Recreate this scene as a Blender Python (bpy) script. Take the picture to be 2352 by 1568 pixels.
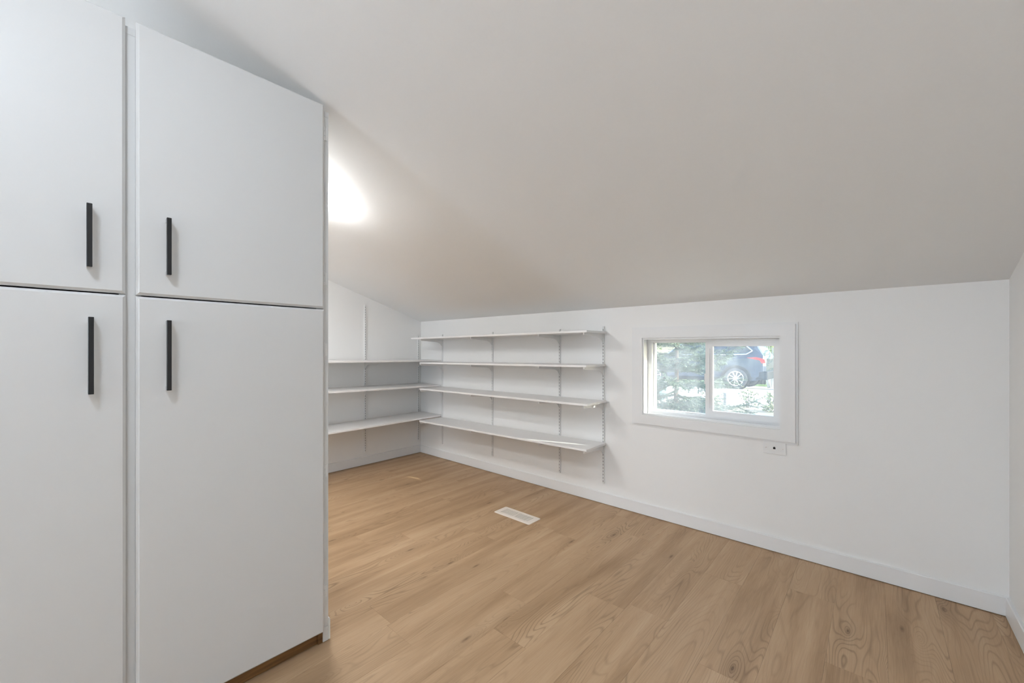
import bpy, bmesh, math, random
from mathutils import Vector, Matrix, Euler

# ------------------------------------------------------------------ reset
for o in list(bpy.data.objects):
    bpy.data.objects.remove(o, do_unlink=True)
scene = bpy.context.scene
COL = scene.collection
PI = math.pi
random.seed(7)

# ------------------------------------------------------------------ camera
cam_data = bpy.data.cameras.new('camera')
cam_data.sensor_width = 36.0
cam_data.sensor_fit = 'HORIZONTAL'
cam_data.lens = 939.79 / 2352 * 36
cam_data.shift_y = 16 / 2352
cam_data.clip_start = 0.02
cam_data.clip_end = 300
cam = bpy.data.objects.new('camera', cam_data)
COL.objects.link(cam)
cam.location = (0, 0, 1.2)
cam.rotation_euler = (PI / 2, 0, math.radians(41.587))
scene.camera = cam

# ------------------------------------------------------------------ world, sun, exposure
world = bpy.data.worlds.new('sky')
scene.world = world
world.use_nodes = True
wn = world.node_tree
wn.nodes.clear()
sky = wn.nodes.new('ShaderNodeTexSky')
sky.sky_type = 'NISHITA'
sky.sun_disc = False
sky.sun_elevation = math.radians(26)
sky.sun_rotation = math.radians(82)
sky.air_density = 1.0
sky.dust_density = 2.0
bg = wn.nodes.new('ShaderNodeBackground')
bg.inputs['Strength'].default_value = 0.95
wo = wn.nodes.new('ShaderNodeOutputWorld')
wn.links.new(sky.outputs[0], bg.inputs['Color'])
wn.links.new(bg.outputs[0], wo.inputs['Surface'])

sd = bpy.data.lights.new('sun', 'SUN')
sd.energy = 10.0
sd.angle = math.radians(0.6)
sd.color = (1.0, 0.95, 0.88)
sun = bpy.data.objects.new('sun', sd)
COL.objects.link(sun)
sun.location = (14, 10, 12)
sun.rotation_euler = Vector((-0.9, -0.25, -0.40)).to_track_quat('-Z', 'Y').to_euler()

LAMP_ROOM = 56.0      # radiance of the ceiling lamp behind the camera
LAMP_ALCOVE = 120.0    # radiance of the lamp behind the cupboard, shared by the added fill lamp
FILL_GLOBE = 70.0     # radiance of the unseen globe added as fill at the back of the room

scene.view_settings.view_transform = 'Standard'
scene.view_settings.look = 'None'
scene.view_settings.exposure = -0.11
scene.view_settings.gamma = 1.0
scene.view_settings.use_curve_mapping = False

# ------------------------------------------------------------------ room measures (metres)
WY = 2.8453      # window wall plane
EX = -3.939      # left end wall plane
RX = 0.449       # right wall plane
KZ = 1.509       # knee wall height
SL = 0.327       # ceiling slope
FLAT_Y = -0.03
FLAT_Z = KZ + SL * (WY - FLAT_Y)
BACK_FLAT = -1.3
REAR_Y = -3.5
REAR_Z = FLAT_Z - SL * (BACK_FLAT - REAR_Y)
def ceil_z(y):
    return KZ + SL * (WY - y)

# ------------------------------------------------------------------ helpers
def link(o, parent=None):
    COL.objects.link(o)
    if parent is not None:
        o.parent = parent
    return o

def tag(o, label=None, cat=None, group=None, kind=None):
    if label: o['label'] = label
    if cat: o['category'] = cat
    if group: o['group'] = group
    if kind: o['kind'] = kind
    return o

def empty(name, loc=(0, 0, 0), rot=(0, 0, 0), parent=None):
    o = bpy.data.objects.new(name, None)
    o.empty_display_size = 0.05
    o.location = loc
    o.rotation_euler = rot
    return link(o, parent)

def box_bm(bm, x0, x1, y0, y1, z0, z1):
    v = [bm.verts.new(p) for p in ((x0, y0, z0), (x1, y0, z0), (x1, y1, z0), (x0, y1, z0),
                                   (x0, y0, z1), (x1, y0, z1), (x1, y1, z1), (x0, y1, z1))]
    for f in ((3, 2, 1, 0), (4, 5, 6, 7), (0, 1, 5, 4), (1, 2, 6, 5), (2, 3, 7, 6), (3, 0, 4, 7)):
        bm.faces.new([v[i] for i in f])
    return v

def mesh_from(bm, name, mat, smooth=False):
    bmesh.ops.recalc_face_normals(bm, faces=bm.faces)
    me = bpy.data.meshes.new(name)
    bm.to_mesh(me)
    bm.free()
    if mat is not None:
        me.materials.append(mat)
    if smooth:
        for p in me.polygons:
            p.use_smooth = True
    return me

def obj_bm(name, bm, mat, parent=None, smooth=False):
    return link(bpy.data.objects.new(name, mesh_from(bm, name, mat, smooth)), parent)

def box(name, x0, x1, y0, y1, z0, z1, mat, parent=None, bevel=0.0, seg=2):
    bm = bmesh.new()
    box_bm(bm, x0, x1, y0, y1, z0, z1)
    if bevel:
        bmesh.ops.bevel(bm, geom=list(bm.edges), offset=bevel, segments=seg, profile=0.5, affect='EDGES')
    return obj_bm(name, bm, mat, parent)

def boxes(name, lst, mat, parent=None):
    bm = bmesh.new()
    for b in lst:
        box_bm(bm, *b)
    return obj_bm(name, bm, mat, parent)

def prism_bm(bm, pts, axis, a0, a1):
    """polygon pts (u,v) extruded along axis from a0 to a1; 'x': (y,z), 'y': (x,z), 'z': (x,y)"""
    def P(u, v, a):
        return {'x': (a, u, v), 'y': (u, a, v), 'z': (u, v, a)}[axis]
    A = [bm.verts.new(P(u, v, a0)) for u, v in pts]
    B = [bm.verts.new(P(u, v, a1)) for u, v in pts]
    n = len(pts)
    fs = [bm.faces.new(A), bm.faces.new(list(reversed(B)))]
    for i in range(n):
        fs.append(bm.faces.new((A[i], B[i], B[(i + 1) % n], A[(i + 1) % n])))
    return fs

def prism(name, pts, axis, a0, a1, mat, parent=None, bevel=0.0):
    bm = bmesh.new()
    prism_bm(bm, pts, axis, a0, a1)
    if bevel:
        bmesh.ops.bevel(bm, geom=list(bm.edges), offset=bevel, segments=1, affect='EDGES')
    return obj_bm(name, bm, mat, parent)

def frame_bm(bm, x0, x1, z0, z1, wl, wr, wb, wt, y0, y1):
    """rectangular picture frame in the xz plane, between y0 and y1, mitred into one closed ring"""
    o = [(x0, z0), (x1, z0), (x1, z1), (x0, z1)]
    i = [(x0 + wl, z0 + wb), (x1 - wr, z0 + wb), (x1 - wr, z1 - wt), (x0 + wl, z1 - wt)]
    V = {}
    for k in range(4):
        for nm, src in (('o', o), ('i', i)):
            for yy in (0, 1):
                V[nm, k, yy] = bm.verts.new((src[k][0], (y0, y1)[yy], src[k][1]))
    for k in range(4):
        j = (k + 1) % 4
        bm.faces.new((V['o', k, 0], V['o', j, 0], V['i', j, 0], V['i', k, 0]))
        bm.faces.new((V['o', k, 1], V['i', k, 1], V['i', j, 1], V['o', j, 1]))
        bm.faces.new((V['o', k, 0], V['o', k, 1], V['o', j, 1], V['o', j, 0]))
        bm.faces.new((V['i', k, 0], V['i', j, 0], V['i', j, 1], V['i', k, 1]))

def tube_bm(bm, p0, p1, r0, r1, n=8, caps=True):
    p0, p1 = Vector(p0), Vector(p1)
    d = (p1 - p0).normalized()
    a = d.orthogonal().normalized()
    b = d.cross(a)
    A = [bm.verts.new(p0 + (a * math.cos(2 * PI * k / n) + b * math.sin(2 * PI * k / n)) * r0) for k in range(n)]
    B = [bm.verts.new(p1 + (a * math.cos(2 * PI * k / n) + b * math.sin(2 * PI * k / n)) * r1) for k in range(n)]
    for k in range(n):
        bm.faces.new((A[k], A[(k + 1) % n], B[(k + 1) % n], B[k]))
    if caps:
        bm.faces.new(list(reversed(A)))
        bm.faces.new(B)

# ------------------------------------------------------------------ materials
def mat_new(name):
    m = bpy.data.materials.new(name)
    m.use_nodes = True
    nt = m.node_tree
    return m, nt, nt.nodes['Principled BSDF']

def paint(name, col, rough=0.5, var=0.015, bump=0.02, scale=60.0, spec=0.4):
    m, nt, b = mat_new(name)
    N, L = nt.nodes, nt.links
    tc = N.new('ShaderNodeTexCoord')
    no = N.new('ShaderNodeTexNoise')
    no.inputs['Scale'].default_value = scale
    no.inputs['Detail'].default_value = 4
    L.new(tc.outputs['Object'], no.inputs['Vector'])
    mp = N.new('ShaderNodeMapRange')
    mp.inputs['To Min'].default_value = 1 - var
    mp.inputs['To Max'].default_value = 1 + var
    L.new(no.outputs['Fac'], mp.inputs['Value'])
    mx = N.new('ShaderNodeVectorMath'); mx.operation = 'SCALE'
    mx.inputs[0].default_value = col
    L.new(mp.outputs[0], mx.inputs['Scale'])
    L.new(mx.outputs[0], b.inputs['Base Color'])
    b.inputs['Roughness'].default_value = rough
    b.inputs['Specular IOR Level'].default_value = spec
    if bump:
        bp = N.new('ShaderNodeBump')
        bp.inputs['Strength'].default_value = bump
        bp.inputs['Distance'].default_value = 0.002
        L.new(no.outputs['Fac'], bp.inputs['Height'])
        L.new(bp.outputs[0], b.inputs['Normal'])
    return m

M = {}
M['wall'] = paint('wall_paint', (0.86, 0.855, 0.84), 0.55, 0.008, 0.05, 180)
M['ceiling'] = paint('ceiling_paint', (0.875, 0.88, 0.875), 0.7, 0.01, 0.05, 120)
M['trim'] = paint('trim_paint', (0.83, 0.83, 0.825), 0.35, 0.006, 0.01, 60)
M['cabinet'] = paint('cabinet_paint', (0.735, 0.735, 0.728), 0.4, 0.006, 0.03, 220)
M['shelf'] = paint('shelf_paint', (0.82, 0.81, 0.80), 0.45, 0.01, 0.02, 90)
M['steel_white'] = paint('white_coated_steel', (0.80, 0.80, 0.79), 0.35, 0.006, 0.0, 60)
M['vinyl'] = paint('white_vinyl', (0.83, 0.83, 0.83), 0.3, 0.004, 0.0, 60)
M['black'] = paint('black_handle', (0.012, 0.012, 0.013), 0.38, 0.05, 0.0, 80)
M['dark'] = paint('dark_recess', (0.02, 0.019, 0.018), 0.8, 0.05, 0.0, 80)
M['register'] = paint('register_enamel', (0.82, 0.74, 0.66), 0.4, 0.01, 0.0, 60)
M['plate'] = paint('wall_plate_plastic', (0.80, 0.80, 0.79), 0.35, 0.004, 0.0, 60)
M['subfloor'] = paint('subfloor', (0.25, 0.17, 0.10), 0.9, 0.1, 0.0, 20)

m, nt, b = mat_new('chrome')
b.inputs['Base Color'].default_value = (0.75, 0.75, 0.76, 1)
b.inputs['Metallic'].default_value = 1.0
b.inputs['Roughness'].default_value = 0.2
M['chrome'] = m
M['rim_metal'] = paint('grey_lamp_rim', (0.035, 0.035, 0.035), 0.4, 0.02, 0.0, 60)

def wood_floor():
    m, nt, b = mat_new('oak_plank')
    N, L = nt.nodes, nt.links
    def node(t, **k):
        n = N.new(t)
        for a, v in k.items(): setattr(n, a, v)
        return n
    tc = node('ShaderNodeTexCoord')
    oi = node('ShaderNodeObjectInfo')
    off = node('ShaderNodeVectorMath', operation='SCALE')
    comb = node('ShaderNodeCombineXYZ')
    m1 = node('ShaderNodeMath', operation='MULTIPLY'); m1.inputs[1].default_value = 37.0
    m2 = node('ShaderNodeMath', operation='MULTIPLY'); m2.inputs[1].default_value = 91.0
    L.new(oi.outputs['Random'], m1.inputs[0]); L.new(oi.outputs['Random'], m2.inputs[0])
    L.new(m1.outputs[0], comb.inputs['X']); L.new(m2.outputs[0], comb.inputs['Y'])
    add = node('ShaderNodeVectorMath', operation='ADD')
    L.new(tc.outputs['Object'], add.inputs[0]); L.new(comb.outputs[0], add.inputs[1])
    def scaled(v):
        s = node('ShaderNodeVectorMath', operation='MULTIPLY')
        s.inputs[1].default_value = v
        L.new(add.outputs[0], s.inputs[0]); return s
    def noise(v, detail=2.0, dist=0.0, rough=0.5):
        n = node('ShaderNodeTexNoise')
        n.inputs['Scale'].default_value = 1.0
        n.inputs['Detail'].default_value = detail
        n.inputs['Roughness'].default_value = rough
        n.inputs['Distortion'].default_value = dist
        L.new(scaled(v).outputs[0], n.inputs['Vector']); return n
    def rng(src, a, b_, c, d, clamp=True):
        r = node('ShaderNodeMapRange'); r.clamp = clamp
        r.inputs['From Min'].default_value = a; r.inputs['From Max'].default_value = b_
        r.inputs['To Min'].default_value = c; r.inputs['To Max'].default_value = d
        L.new(src, r.inputs['Value']); return r.outputs[0]
    def math2(op, a, bb):
        n = node('ShaderNodeMath', operation=op)
        for i, s in enumerate((a, bb)):
            if isinstance(s, (int, float)): n.inputs[i].default_value = s
            else: L.new(s, n.inputs[i])
        return n.outputs[0]
    # knots: sparse elongated cells
    vo = node('ShaderNodeTexVoronoi', voronoi_dimensions='2D'); vo.inputs['Scale'].default_value = 1.0
    L.new(scaled((4.6, 1.35, 1.0)).outputs[0], vo.inputs['Vector'])
    near = rng(vo.outputs['Distance'], 0.0, 0.32, 1.0, 0.0)
    # contour lines of a long smooth field: cathedral grain that wraps the knots
    field = noise((7.0, 0.75, 1.0), 1.5, 0.25).outputs['Fac']
    fld = math2('ADD', field, math2('MULTIPLY', math2('POWER', near, 2.0), 0.22))
    saw = math2('FRACT', math2('MULTIPLY', fld, 30.0), 0.0)
    line = math2('POWER', math2('ABSOLUTE', math2('SUBTRACT', saw, 0.5), 0.0), 1.0)
    line = rng(line, 0.30, 0.5, 0.0, 1.0)
    # where the figure shows strongly
    zone = rng(noise((5.0, 0.9, 1.0), 2.0).outputs['Fac'], 0.45, 0.68, 0.12, 1.0)
    fibre = noise((260.0, 7.0, 1.0), 3.0, 0.0, 0.6).outputs['Fac']
    pore = rng(noise((150.0, 4.0, 1.0), 2.0).outputs['Fac'], 0.60, 0.75, 0.0, 1.0)
    broad = noise((9.0, 0.8, 1.0), 3.0, 0.4).outputs['Fac']
    ramp = node('ShaderNodeValToRGB')
    e = ramp.color_ramp.elements
    e[0].position = 0.28; e[0].color = (0.300, 0.182, 0.095, 1)
    e[1].position = 0.72; e[1].color = (0.535, 0.375, 0.232, 1)
    k = e.new(0.5); k.color = (0.440, 0.290, 0.168, 1)
    tone = math2('ADD', math2('MULTIPLY', broad, 0.72), math2('MULTIPLY', fibre, 0.28))
    tone = math2('ADD', tone, math2('MULTIPLY', math2('SUBTRACT', oi.outputs['Random'], 0.5), 0.03))
    L.new(tone, ramp.inputs['Fac'])
    dark = math2('MULTIPLY', math2('MULTIPLY', line, zone), 0.55)
    dark = math2('ADD', dark, math2('MULTIPLY', pore, 0.18))
    kn = rng(vo.outputs['Distance'], 0.004, 0.048, 1.0, 0.0)
    # only some cells carry a knot
    sep = node('ShaderNodeSeparateColor'); L.new(vo.outputs['Color'], sep.inputs[0])
    on = math2('GREATER_THAN', sep.outputs[0], 0.5)
    kn = math2('MULTIPLY', kn, on)
    halo = math2('MULTIPLY', math2('MULTIPLY', rng(vo.outputs['Distance'], 0.02, 0.24, 1.0, 0.0), on), 0.20)
    dark = math2('MINIMUM', math2('ADD', math2('ADD', dark, halo), math2('MULTIPLY', kn, 0.62)), 1.0)
    mix = node('ShaderNodeMix', data_type='RGBA')
    L.new(dark, mix.inputs['Factor'])
    L.new(ramp.outputs[0], mix.inputs[6])
    mix.inputs[7].default_value = (0.135, 0.075, 0.036, 1)
    L.new(mix.outputs[2], b.inputs['Base Color'])
    b.inputs['Roughness'].default_value = 0.48
    b.inputs['Specular IOR Level'].default_value = 0.35
    bp = node('ShaderNodeBump')
    bp.inputs['Strength'].default_value = 0.12
    bp.inputs['Distance'].default_value = 0.001
    L.new(fibre, bp.inputs['Height']); L.new(bp.outputs[0], b.inputs['Normal'])
    return m
M['oak'] = wood_floor()

def raw_wood():
    m, nt, b = mat_new('stained_kick_wood')
    N, L = nt.nodes, nt.links
    tc = N.new('ShaderNodeTexCoord'); mp = N.new('ShaderNodeMapping')
    mp.inputs['Scale'].default_value = (30, 3, 40)
    no = N.new('ShaderNodeTexNoise'); no.inputs['Scale'].default_value = 2; no.inputs['Detail'].default_value = 5
    rp = N.new('ShaderNodeValToRGB')
    rp.color_ramp.elements[0].color = (0.10, 0.045, 0.012, 1); rp.color_ramp.elements[0].position = 0.3
    rp.color_ramp.elements[1].color = (0.27, 0.135, 0.045, 1); rp.color_ramp.elements[1].position = 0.75
    L.new(tc.outputs['Object'], mp.inputs[0]); L.new(mp.outputs[0], no.inputs['Vector'])
    L.new(no.outputs['Fac'], rp.inputs[0]); L.new(rp.outputs[0], b.inputs['Base Color'])
    b.inputs['Roughness'].default_value = 0.6
    return m
M['kick'] = raw_wood()

def emitter(name, col, strength):
    m, nt, b = mat_new(name)
    nt.nodes.remove(b)
    e = nt.nodes.new('ShaderNodeEmission')
    e.inputs['Color'].default_value = (*col, 1)
    e.inputs['Strength'].default_value = strength
    nt.links.new(e.outputs[0], nt.nodes['Material Output'].inputs['Surface'])
    return m
M['lamp_room'] = emitter('lamp_glass_room', (0.89, 1.0, 1.12), LAMP_ROOM)
M['fill_globe'] = emitter('fill_globe_glow', (0.87, 1.0, 1.16), FILL_GLOBE)
M['lamp_alcove'] = emitter('lamp_glass_alcove', (0.98, 0.985, 0.99), LAMP_ALCOVE)
M['lamp_side'] = emitter('lamp_frosted_side', (0.98, 0.985, 0.99), LAMP_ALCOVE * 0.52)

def dusty_glass():
    m, nt, b = mat_new('dusty_window_glass')
    N, L = nt.nodes, nt.links
    N.remove(b)
    tr = N.new('ShaderNodeBsdfTransparent'); tr.inputs[0].default_value = (0.93, 0.97, 0.95, 1)
    gl = N.new('ShaderNodeBsdfGlossy'); gl.inputs['Roughness'].default_value = 0.02
    du = N.new('ShaderNodeBsdfTranslucent'); du.inputs[0].default_value = (0.9, 0.95, 1.0, 1)
    tc = N.new('ShaderNodeTexCoord')
    no = N.new('ShaderNodeTexNoise'); no.inputs['Scale'].default_value = 14; no.inputs['Detail'].default_value = 8
    L.new(tc.outputs['Object'], no.inputs['Vector'])
    mp = N.new('ShaderNodeMapRange')
    mp.inputs['From Min'].default_value = 0.3; mp.inputs['From Max'].default_value = 0.7
    mp.inputs['To Min'].default_value = 0.065; mp.inputs['To Max'].default_value = 0.13
    L.new(no.outputs['Fac'], mp.inputs['Value'])
    m1 = N.new('ShaderNodeMixShader'); L.new(mp.outputs[0], m1.inputs[0])
    L.new(tr.outputs[0], m1.inputs[1]); L.new(du.outputs[0], m1.inputs[2])
    fr = N.new('ShaderNodeValue'); fr.outputs[0].default_value = 0.03
    m2 = N.new('ShaderNodeMixShader'); L.new(fr.outputs[0], m2.inputs[0])
    L.new(m1.outputs[0], m2.inputs[1]); L.new(gl.outputs[0], m2.inputs[2])
    L.new(m2.outputs[0], N['Material Output'].inputs['Surface'])
    return m
M['glass'] = dusty_glass()

# ================================================================== STRUCTURE
TH = 0.15
# window opening in the wall
OX0, OX1, OZ0, OZ1 = -1.262, -0.408, 0.718, 1.279

floor = box('floor', EX, RX, REAR_Y, WY, -0.12, -0.006, M['subfloor'])
tag(floor, 'light oak vinyl plank floor running under the whole room', 'floor', kind='structure')

PW, PL = 0.18, 1.22
GAP = 0.0003
plank_meshes = {}
def plank_mesh(w, l):
    key = (round(w, 3), round(l, 3))
    if key not in plank_meshes:
        bm = bmesh.new()
        x, y, c = w / 2 - GAP / 2, l / 2 - GAP / 2, 0.0003
        lo = [(-x, -y), (x, -y), (x, y), (-x, y)]
        A = [bm.verts.new((u, v, -0.0055)) for u, v in lo]
        Bv = [bm.verts.new((u, v, -c)) for u, v in lo]
        T = [bm.verts.new((u - math.copysign(c, u), v - math.copysign(c, v), 0)) for u, v in lo]
        for k in range(4):
            j = (k + 1) % 4
            bm.faces.new((A[k], A[j], Bv[j], Bv[k]))
            bm.faces.new((Bv[k], Bv[j], T[j], T[k]))
        bm.faces.new(T); bm.faces.new(list(reversed(A)))
        plank_meshes[key] = mesh_from(bm, 'plank', M['oak'])
    return plank_meshes[key]
rnd = random.Random(21)
x = 0.036
while x < RX: x += PW
rows = []
xr = x
while xr > EX + 0.002:
    rows.append((max(xr - PW, EX), min(xr, RX)))
    xr -= PW
# joint positions (y) read off the photograph for a few rows, else staggered
joint = {-1.044: 1.75, -1.224: 1.26, -0.504: 1.64, -0.144: 1.97, -0.324: 2.45, -0.684: 2.32, -2.484: 1.29, -2.664: 2.08}
for (xa, xb) in rows:
    y0 = None
    for jx, jy in joint.items():
        if abs((xb - PW) - jx) < 0.05: y0 = jy
    if y0 is None: y0 = rnd.uniform(0, PL)
    ys = [REAR_Y]
    s = REAR_Y + ((y0 - REAR_Y) % PL)
    while s < WY - 0.02:
        if s - ys[-1] > 0.05: ys.append(s)
        s += PL
    ys.append(WY)
    for ya, yb in zip(ys[:-1], ys[1:]):
        o = bpy.data.objects.new('plank', plank_mesh(xb - xa, yb - ya))
        o.location = ((xa + xb) / 2, (ya + yb) / 2, 0)
        link(o, floor)

gable = [(REAR_Y, -0.12), (WY, -0.12), (WY, KZ), (FLAT_Y, FLAT_Z), (BACK_FLAT, FLAT_Z), (REAR_Y, REAR_Z)]
w = prism('wall_left', gable, 'x', EX - TH, EX, M['wall'])
tag(w, 'white end wall under the sloped ceiling carrying the shorter corner shelves', 'wall', kind='structure')
w = prism('wall_right', gable, 'x', RX, RX + TH, M['wall'])
tag(w, 'white wall at the right edge meeting the window wall', 'wall', kind='structure')
w = boxes('wall_far', [(EX - TH, OX0, WY, WY + TH, -0.12, KZ + 0.1), (OX1, RX + TH, WY, WY + TH, -0.12, KZ + 0.1),
                       (OX0, OX1, WY, WY + TH, -0.12, OZ0), (OX0, OX1, WY, WY + TH, OZ1, KZ + 0.1)], M['wall'])
tag(w, 'low white knee wall with the small slider window and long shelves', 'wall', kind='structure')
w = box('wall_rear', EX - TH, RX + TH, REAR_Y - TH, REAR_Y, -0.12, REAR_Z + 0.05, M['wall'])
tag(w, 'low white knee wall at the opposite side behind the viewer', 'wall', kind='structure')
cl = [(WY + 0.02, KZ - SL * 0.02), (FLAT_Y, FLAT_Z), (BACK_FLAT, FLAT_Z), (REAR_Y - 0.02, REAR_Z - SL * 0.02)]
cp = cl + [(REAR_Y - 0.02, REAR_Z + 0.16), (BACK_FLAT, FLAT_Z + 0.16), (FLAT_Y, FLAT_Z + 0.16), (WY + 0.02, KZ + 0.16)]
w = prism('ceiling', cp, 'x', EX - TH, RX + TH, M['ceiling'])
tag(w, 'smooth off-white ceiling sloping down to the low window wall', 'ceiling', kind='structure')

BH, BT = 0.088, 0.013
def baseboard(name, pts, axis, a0, a1, label):
    o = prism(name, pts, axis, a0, a1, M['trim'])
    return tag(o, label, 'baseboard', kind='structure')
prof = lambda wallpos, s: [(wallpos, 0.004), (wallpos + s * BT, 0.004), (wallpos + s * BT, BH - 0.003), (wallpos + s * (BT - 0.003), BH), (wallpos, BH)]
baseboard('baseboard_far', prof(WY, -1), 'x', EX, RX, 'flat white baseboard along the window wall')
baseboard('baseboard_left', prof(EX, 1), 'y', 0.6, WY - BT, 'flat white baseboard under the corner shelves on the end wall')
baseboard('baseboard_right', prof(RX, -1), 'y', REAR_Y, WY - BT, 'flat white baseboard along the wall at the right edge')
baseboard('baseboard_rear', prof(REAR_Y, 1), 'x', EX, RX - BT, 'flat white baseboard along the wall behind the viewer')

# ------------------------------------------------------------------ window
win = empty('window_1', ((OX0 + OX1) / 2, WY, OZ0))
tag(win, 'small white vinyl slider window with wide flat casing above the wall plate', 'window', kind='structure')
def wchild(name, bm, mat, parent=None, smooth=False):
    o = obj_bm(name, bm, mat, parent or win, smooth)
    if (parent or win) is win:
        o.matrix_parent_inverse = Matrix.Translation(-win.location)
    return o
bm = bmesh.new(); frame_bm(bm, -1.338, -0.330, 0.645, 1.352, 0.09, 0.09, 0.09, 0.09, WY - 0.008, WY)
wchild('back_band', bm, M['trim'])
bm = bmesh.new(); frame_bm(bm, -1.326, -0.342, 0.658, 1.341, 0.068, 0.072, 0.066, 0.066, WY - 0.019, WY - 0.008)
wchild('casing', bm, M['trim'])
bm = bmesh.new(); frame_bm(bm, OX0, OX1, OZ0, OZ1, 0.006, 0.006, 0.006, 0.006, WY - 0.010, WY + TH)
wchild('jamb', bm, M['trim'])
# vinyl frame
FY = WY + 0.078
bm = bmesh.new(); frame_bm(bm, OX0 + 0.006, OX1 - 0.006, OZ0 + 0.006, OZ1 - 0.006, 0.032, 0.022, 0.024, 0.028, FY, FY + 0.07)
wchild('window_frame', bm, M['vinyl'])
# fixed light on the left: bead and pane
bm = bmesh.new(); frame_bm(bm, -1.224, -0.835, 0.746, 1.247, 0.016, 0.02, 0.010, 0.006, FY + 0.022, FY + 0.05)
fx = wchild('fixed_sash', bm, M['vinyl'])
bm = bmesh.new(); box_bm(bm, -1.215, -0.84, FY + 0.034, FY + 0.038, 0.75, 1.245)
wchild('pane', bm, M['glass'], fx)
# sliding sash on the right, nearer the room
bm = bmesh.new(); frame_bm(bm, -0.853, -0.432, 0.746, 1.244, 0.046, 0.030, 0.040, 0.030, FY - 0.004, FY + 0.02)
ss = wchild('sliding_sash', bm, M['vinyl'])
bm = bmesh.new(); box_bm(bm, -0.812, -0.458, FY + 0.006, FY + 0.010, 0.78, 1.22)
wchild('pane', bm, M['glass'], ss)
bm = bmesh.new(); box_bm(bm, -0.834, -0.826, FY - 0.009, FY - 0.004, 0.80, 1.20)
wchild('pull_rail', bm, M['vinyl'], ss)
bm = bmesh.new(); box_bm(bm, -0.860, -0.853, FY - 0.002, FY + 0.012, 0.96, 1.03)
wchild('latch', bm, M['steel_white'], ss)
# ridged sill track
bm = bmesh.new()
for yy in (0.052, 0.064): box_bm(bm, OX0 + 0.02, OX1 - 0.02, WY + yy, WY + yy + 0.003, OZ0 + 0.006, OZ0 + 0.014)
wchild('sill_track', bm, M['vinyl'])

# ------------------------------------------------------------------ wall plate below the window
pl = empty('wall_plate', (-0.446, WY, 0.57))
tag(pl, 'blank white wall plate with a small black jack hole tucked under the window casing', 'wall plate')
o = box('cover', -0.058, 0.058, -0.006, 0, 0.0, 0.072, M['plate'], pl, 0.0025, 2)
for sx in (-0.042, 0.042):
    bm = bmesh.new(); tube_bm(bm, (sx, -0.0055, 0.036), (sx, -0.0078, 0.036), 0.0034, 0.0028, 10)
    obj_bm('screw', bm, M['chrome'], pl)
bm = bmesh.new(); box_bm(bm, -0.006, 0.006, -0.0068, -0.0055, 0.031, 0.042); box_bm(bm, -0.0025, 0.0025, -0.0068, -0.0055, 0.042, 0.045)
obj_bm('jack_socket', bm, M['dark'], pl)
pl.location.z = 0.574

# ================================================================== CUPBOARD
FX = -1.683               # face frame plane
DX = -1.664               # door fronts
CB = empty('tall_cupboard', (FX, 0.17, 0))
tag(CB, 'tall white built-in cupboard with four doors and black bar handles', 'cupboard')
def cch(o):
    o.parent = CB
    o.matrix_parent_inverse = Matrix.Translation(-CB.location)
    return o
CY0, CY1, CTOP = -0.46, 0.758, 2.168
DEP = 0.60
cch(boxes('carcass', [(FX - DEP, FX - 0.02, CY1 - 0.016, CY1, 0.0, CTOP), (FX - DEP, FX - 0.02, CY0, CY0 + 0.016, 0.0, CTOP),
                      (FX - DEP, FX - 0.02, CY0 + 0.016, CY1 - 0.016, CTOP - 0.016, CTOP), (FX - DEP, FX - 0.02, CY0 + 0.016, CY1 - 0.016, 0.06, 0.076),
                      (FX - DEP, FX - DEP + 0.01, CY0 + 0.016, CY1 - 0.016, 0.076, CTOP - 0.016)], M['cabinet']))
def ff(name, y0, y1, z0, z1):
    return cch(box(name, FX - 0.02, FX, y0, y1, z0, z1, M['cabinet'], None, 0.0012, 1))
ff('stile', CY1 - 0.05, CY1, 0.062, CTOP)
ff('stile_foot', CY1 - 0.022, CY1, 0.002, 0.0615)
ff('stile', 0.134, 0.184, 0.062, CTOP)
ff('stile', CY0, CY0 + 0.05, 0.062, CTOP)
for (ya, yb) in ((CY0 + 0.05, 0.134), (0.184, CY1 - 0.05)):
    ff('rail', ya, yb, CTOP - 0.05, CTOP)
    ff('rail', ya, yb, 0.062, 0.10)
cch(box('top_filler', FX - 0.02, FX + 0.001, CY0, CY1 + 0.001, CTOP - 0.022, CTOP + 0.001, M['cabinet'], None, 0.001, 1))
k = cch(box('plinth', FX - 0.035, FX - 0.012, CY0 + 0.02, CY1 - 0.040, 0.001, 0.062, M['kick']))
cch(box('plinth_post', FX - 0.035, FX - 0.003, CY1 - 0.040, CY1 - 0.0225, 0.001, 0.062, M['kick']))
o = cch(prism('side_baseboard', [(CY1, 0.004), (CY1 + 0.007, 0.004), (CY1 + 0.007, 0.086), (CY1 + 0.004, 0.092), (CY1, 0.092)], 'x', FX - DEP, FX + 0.001, M['trim']))

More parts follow.
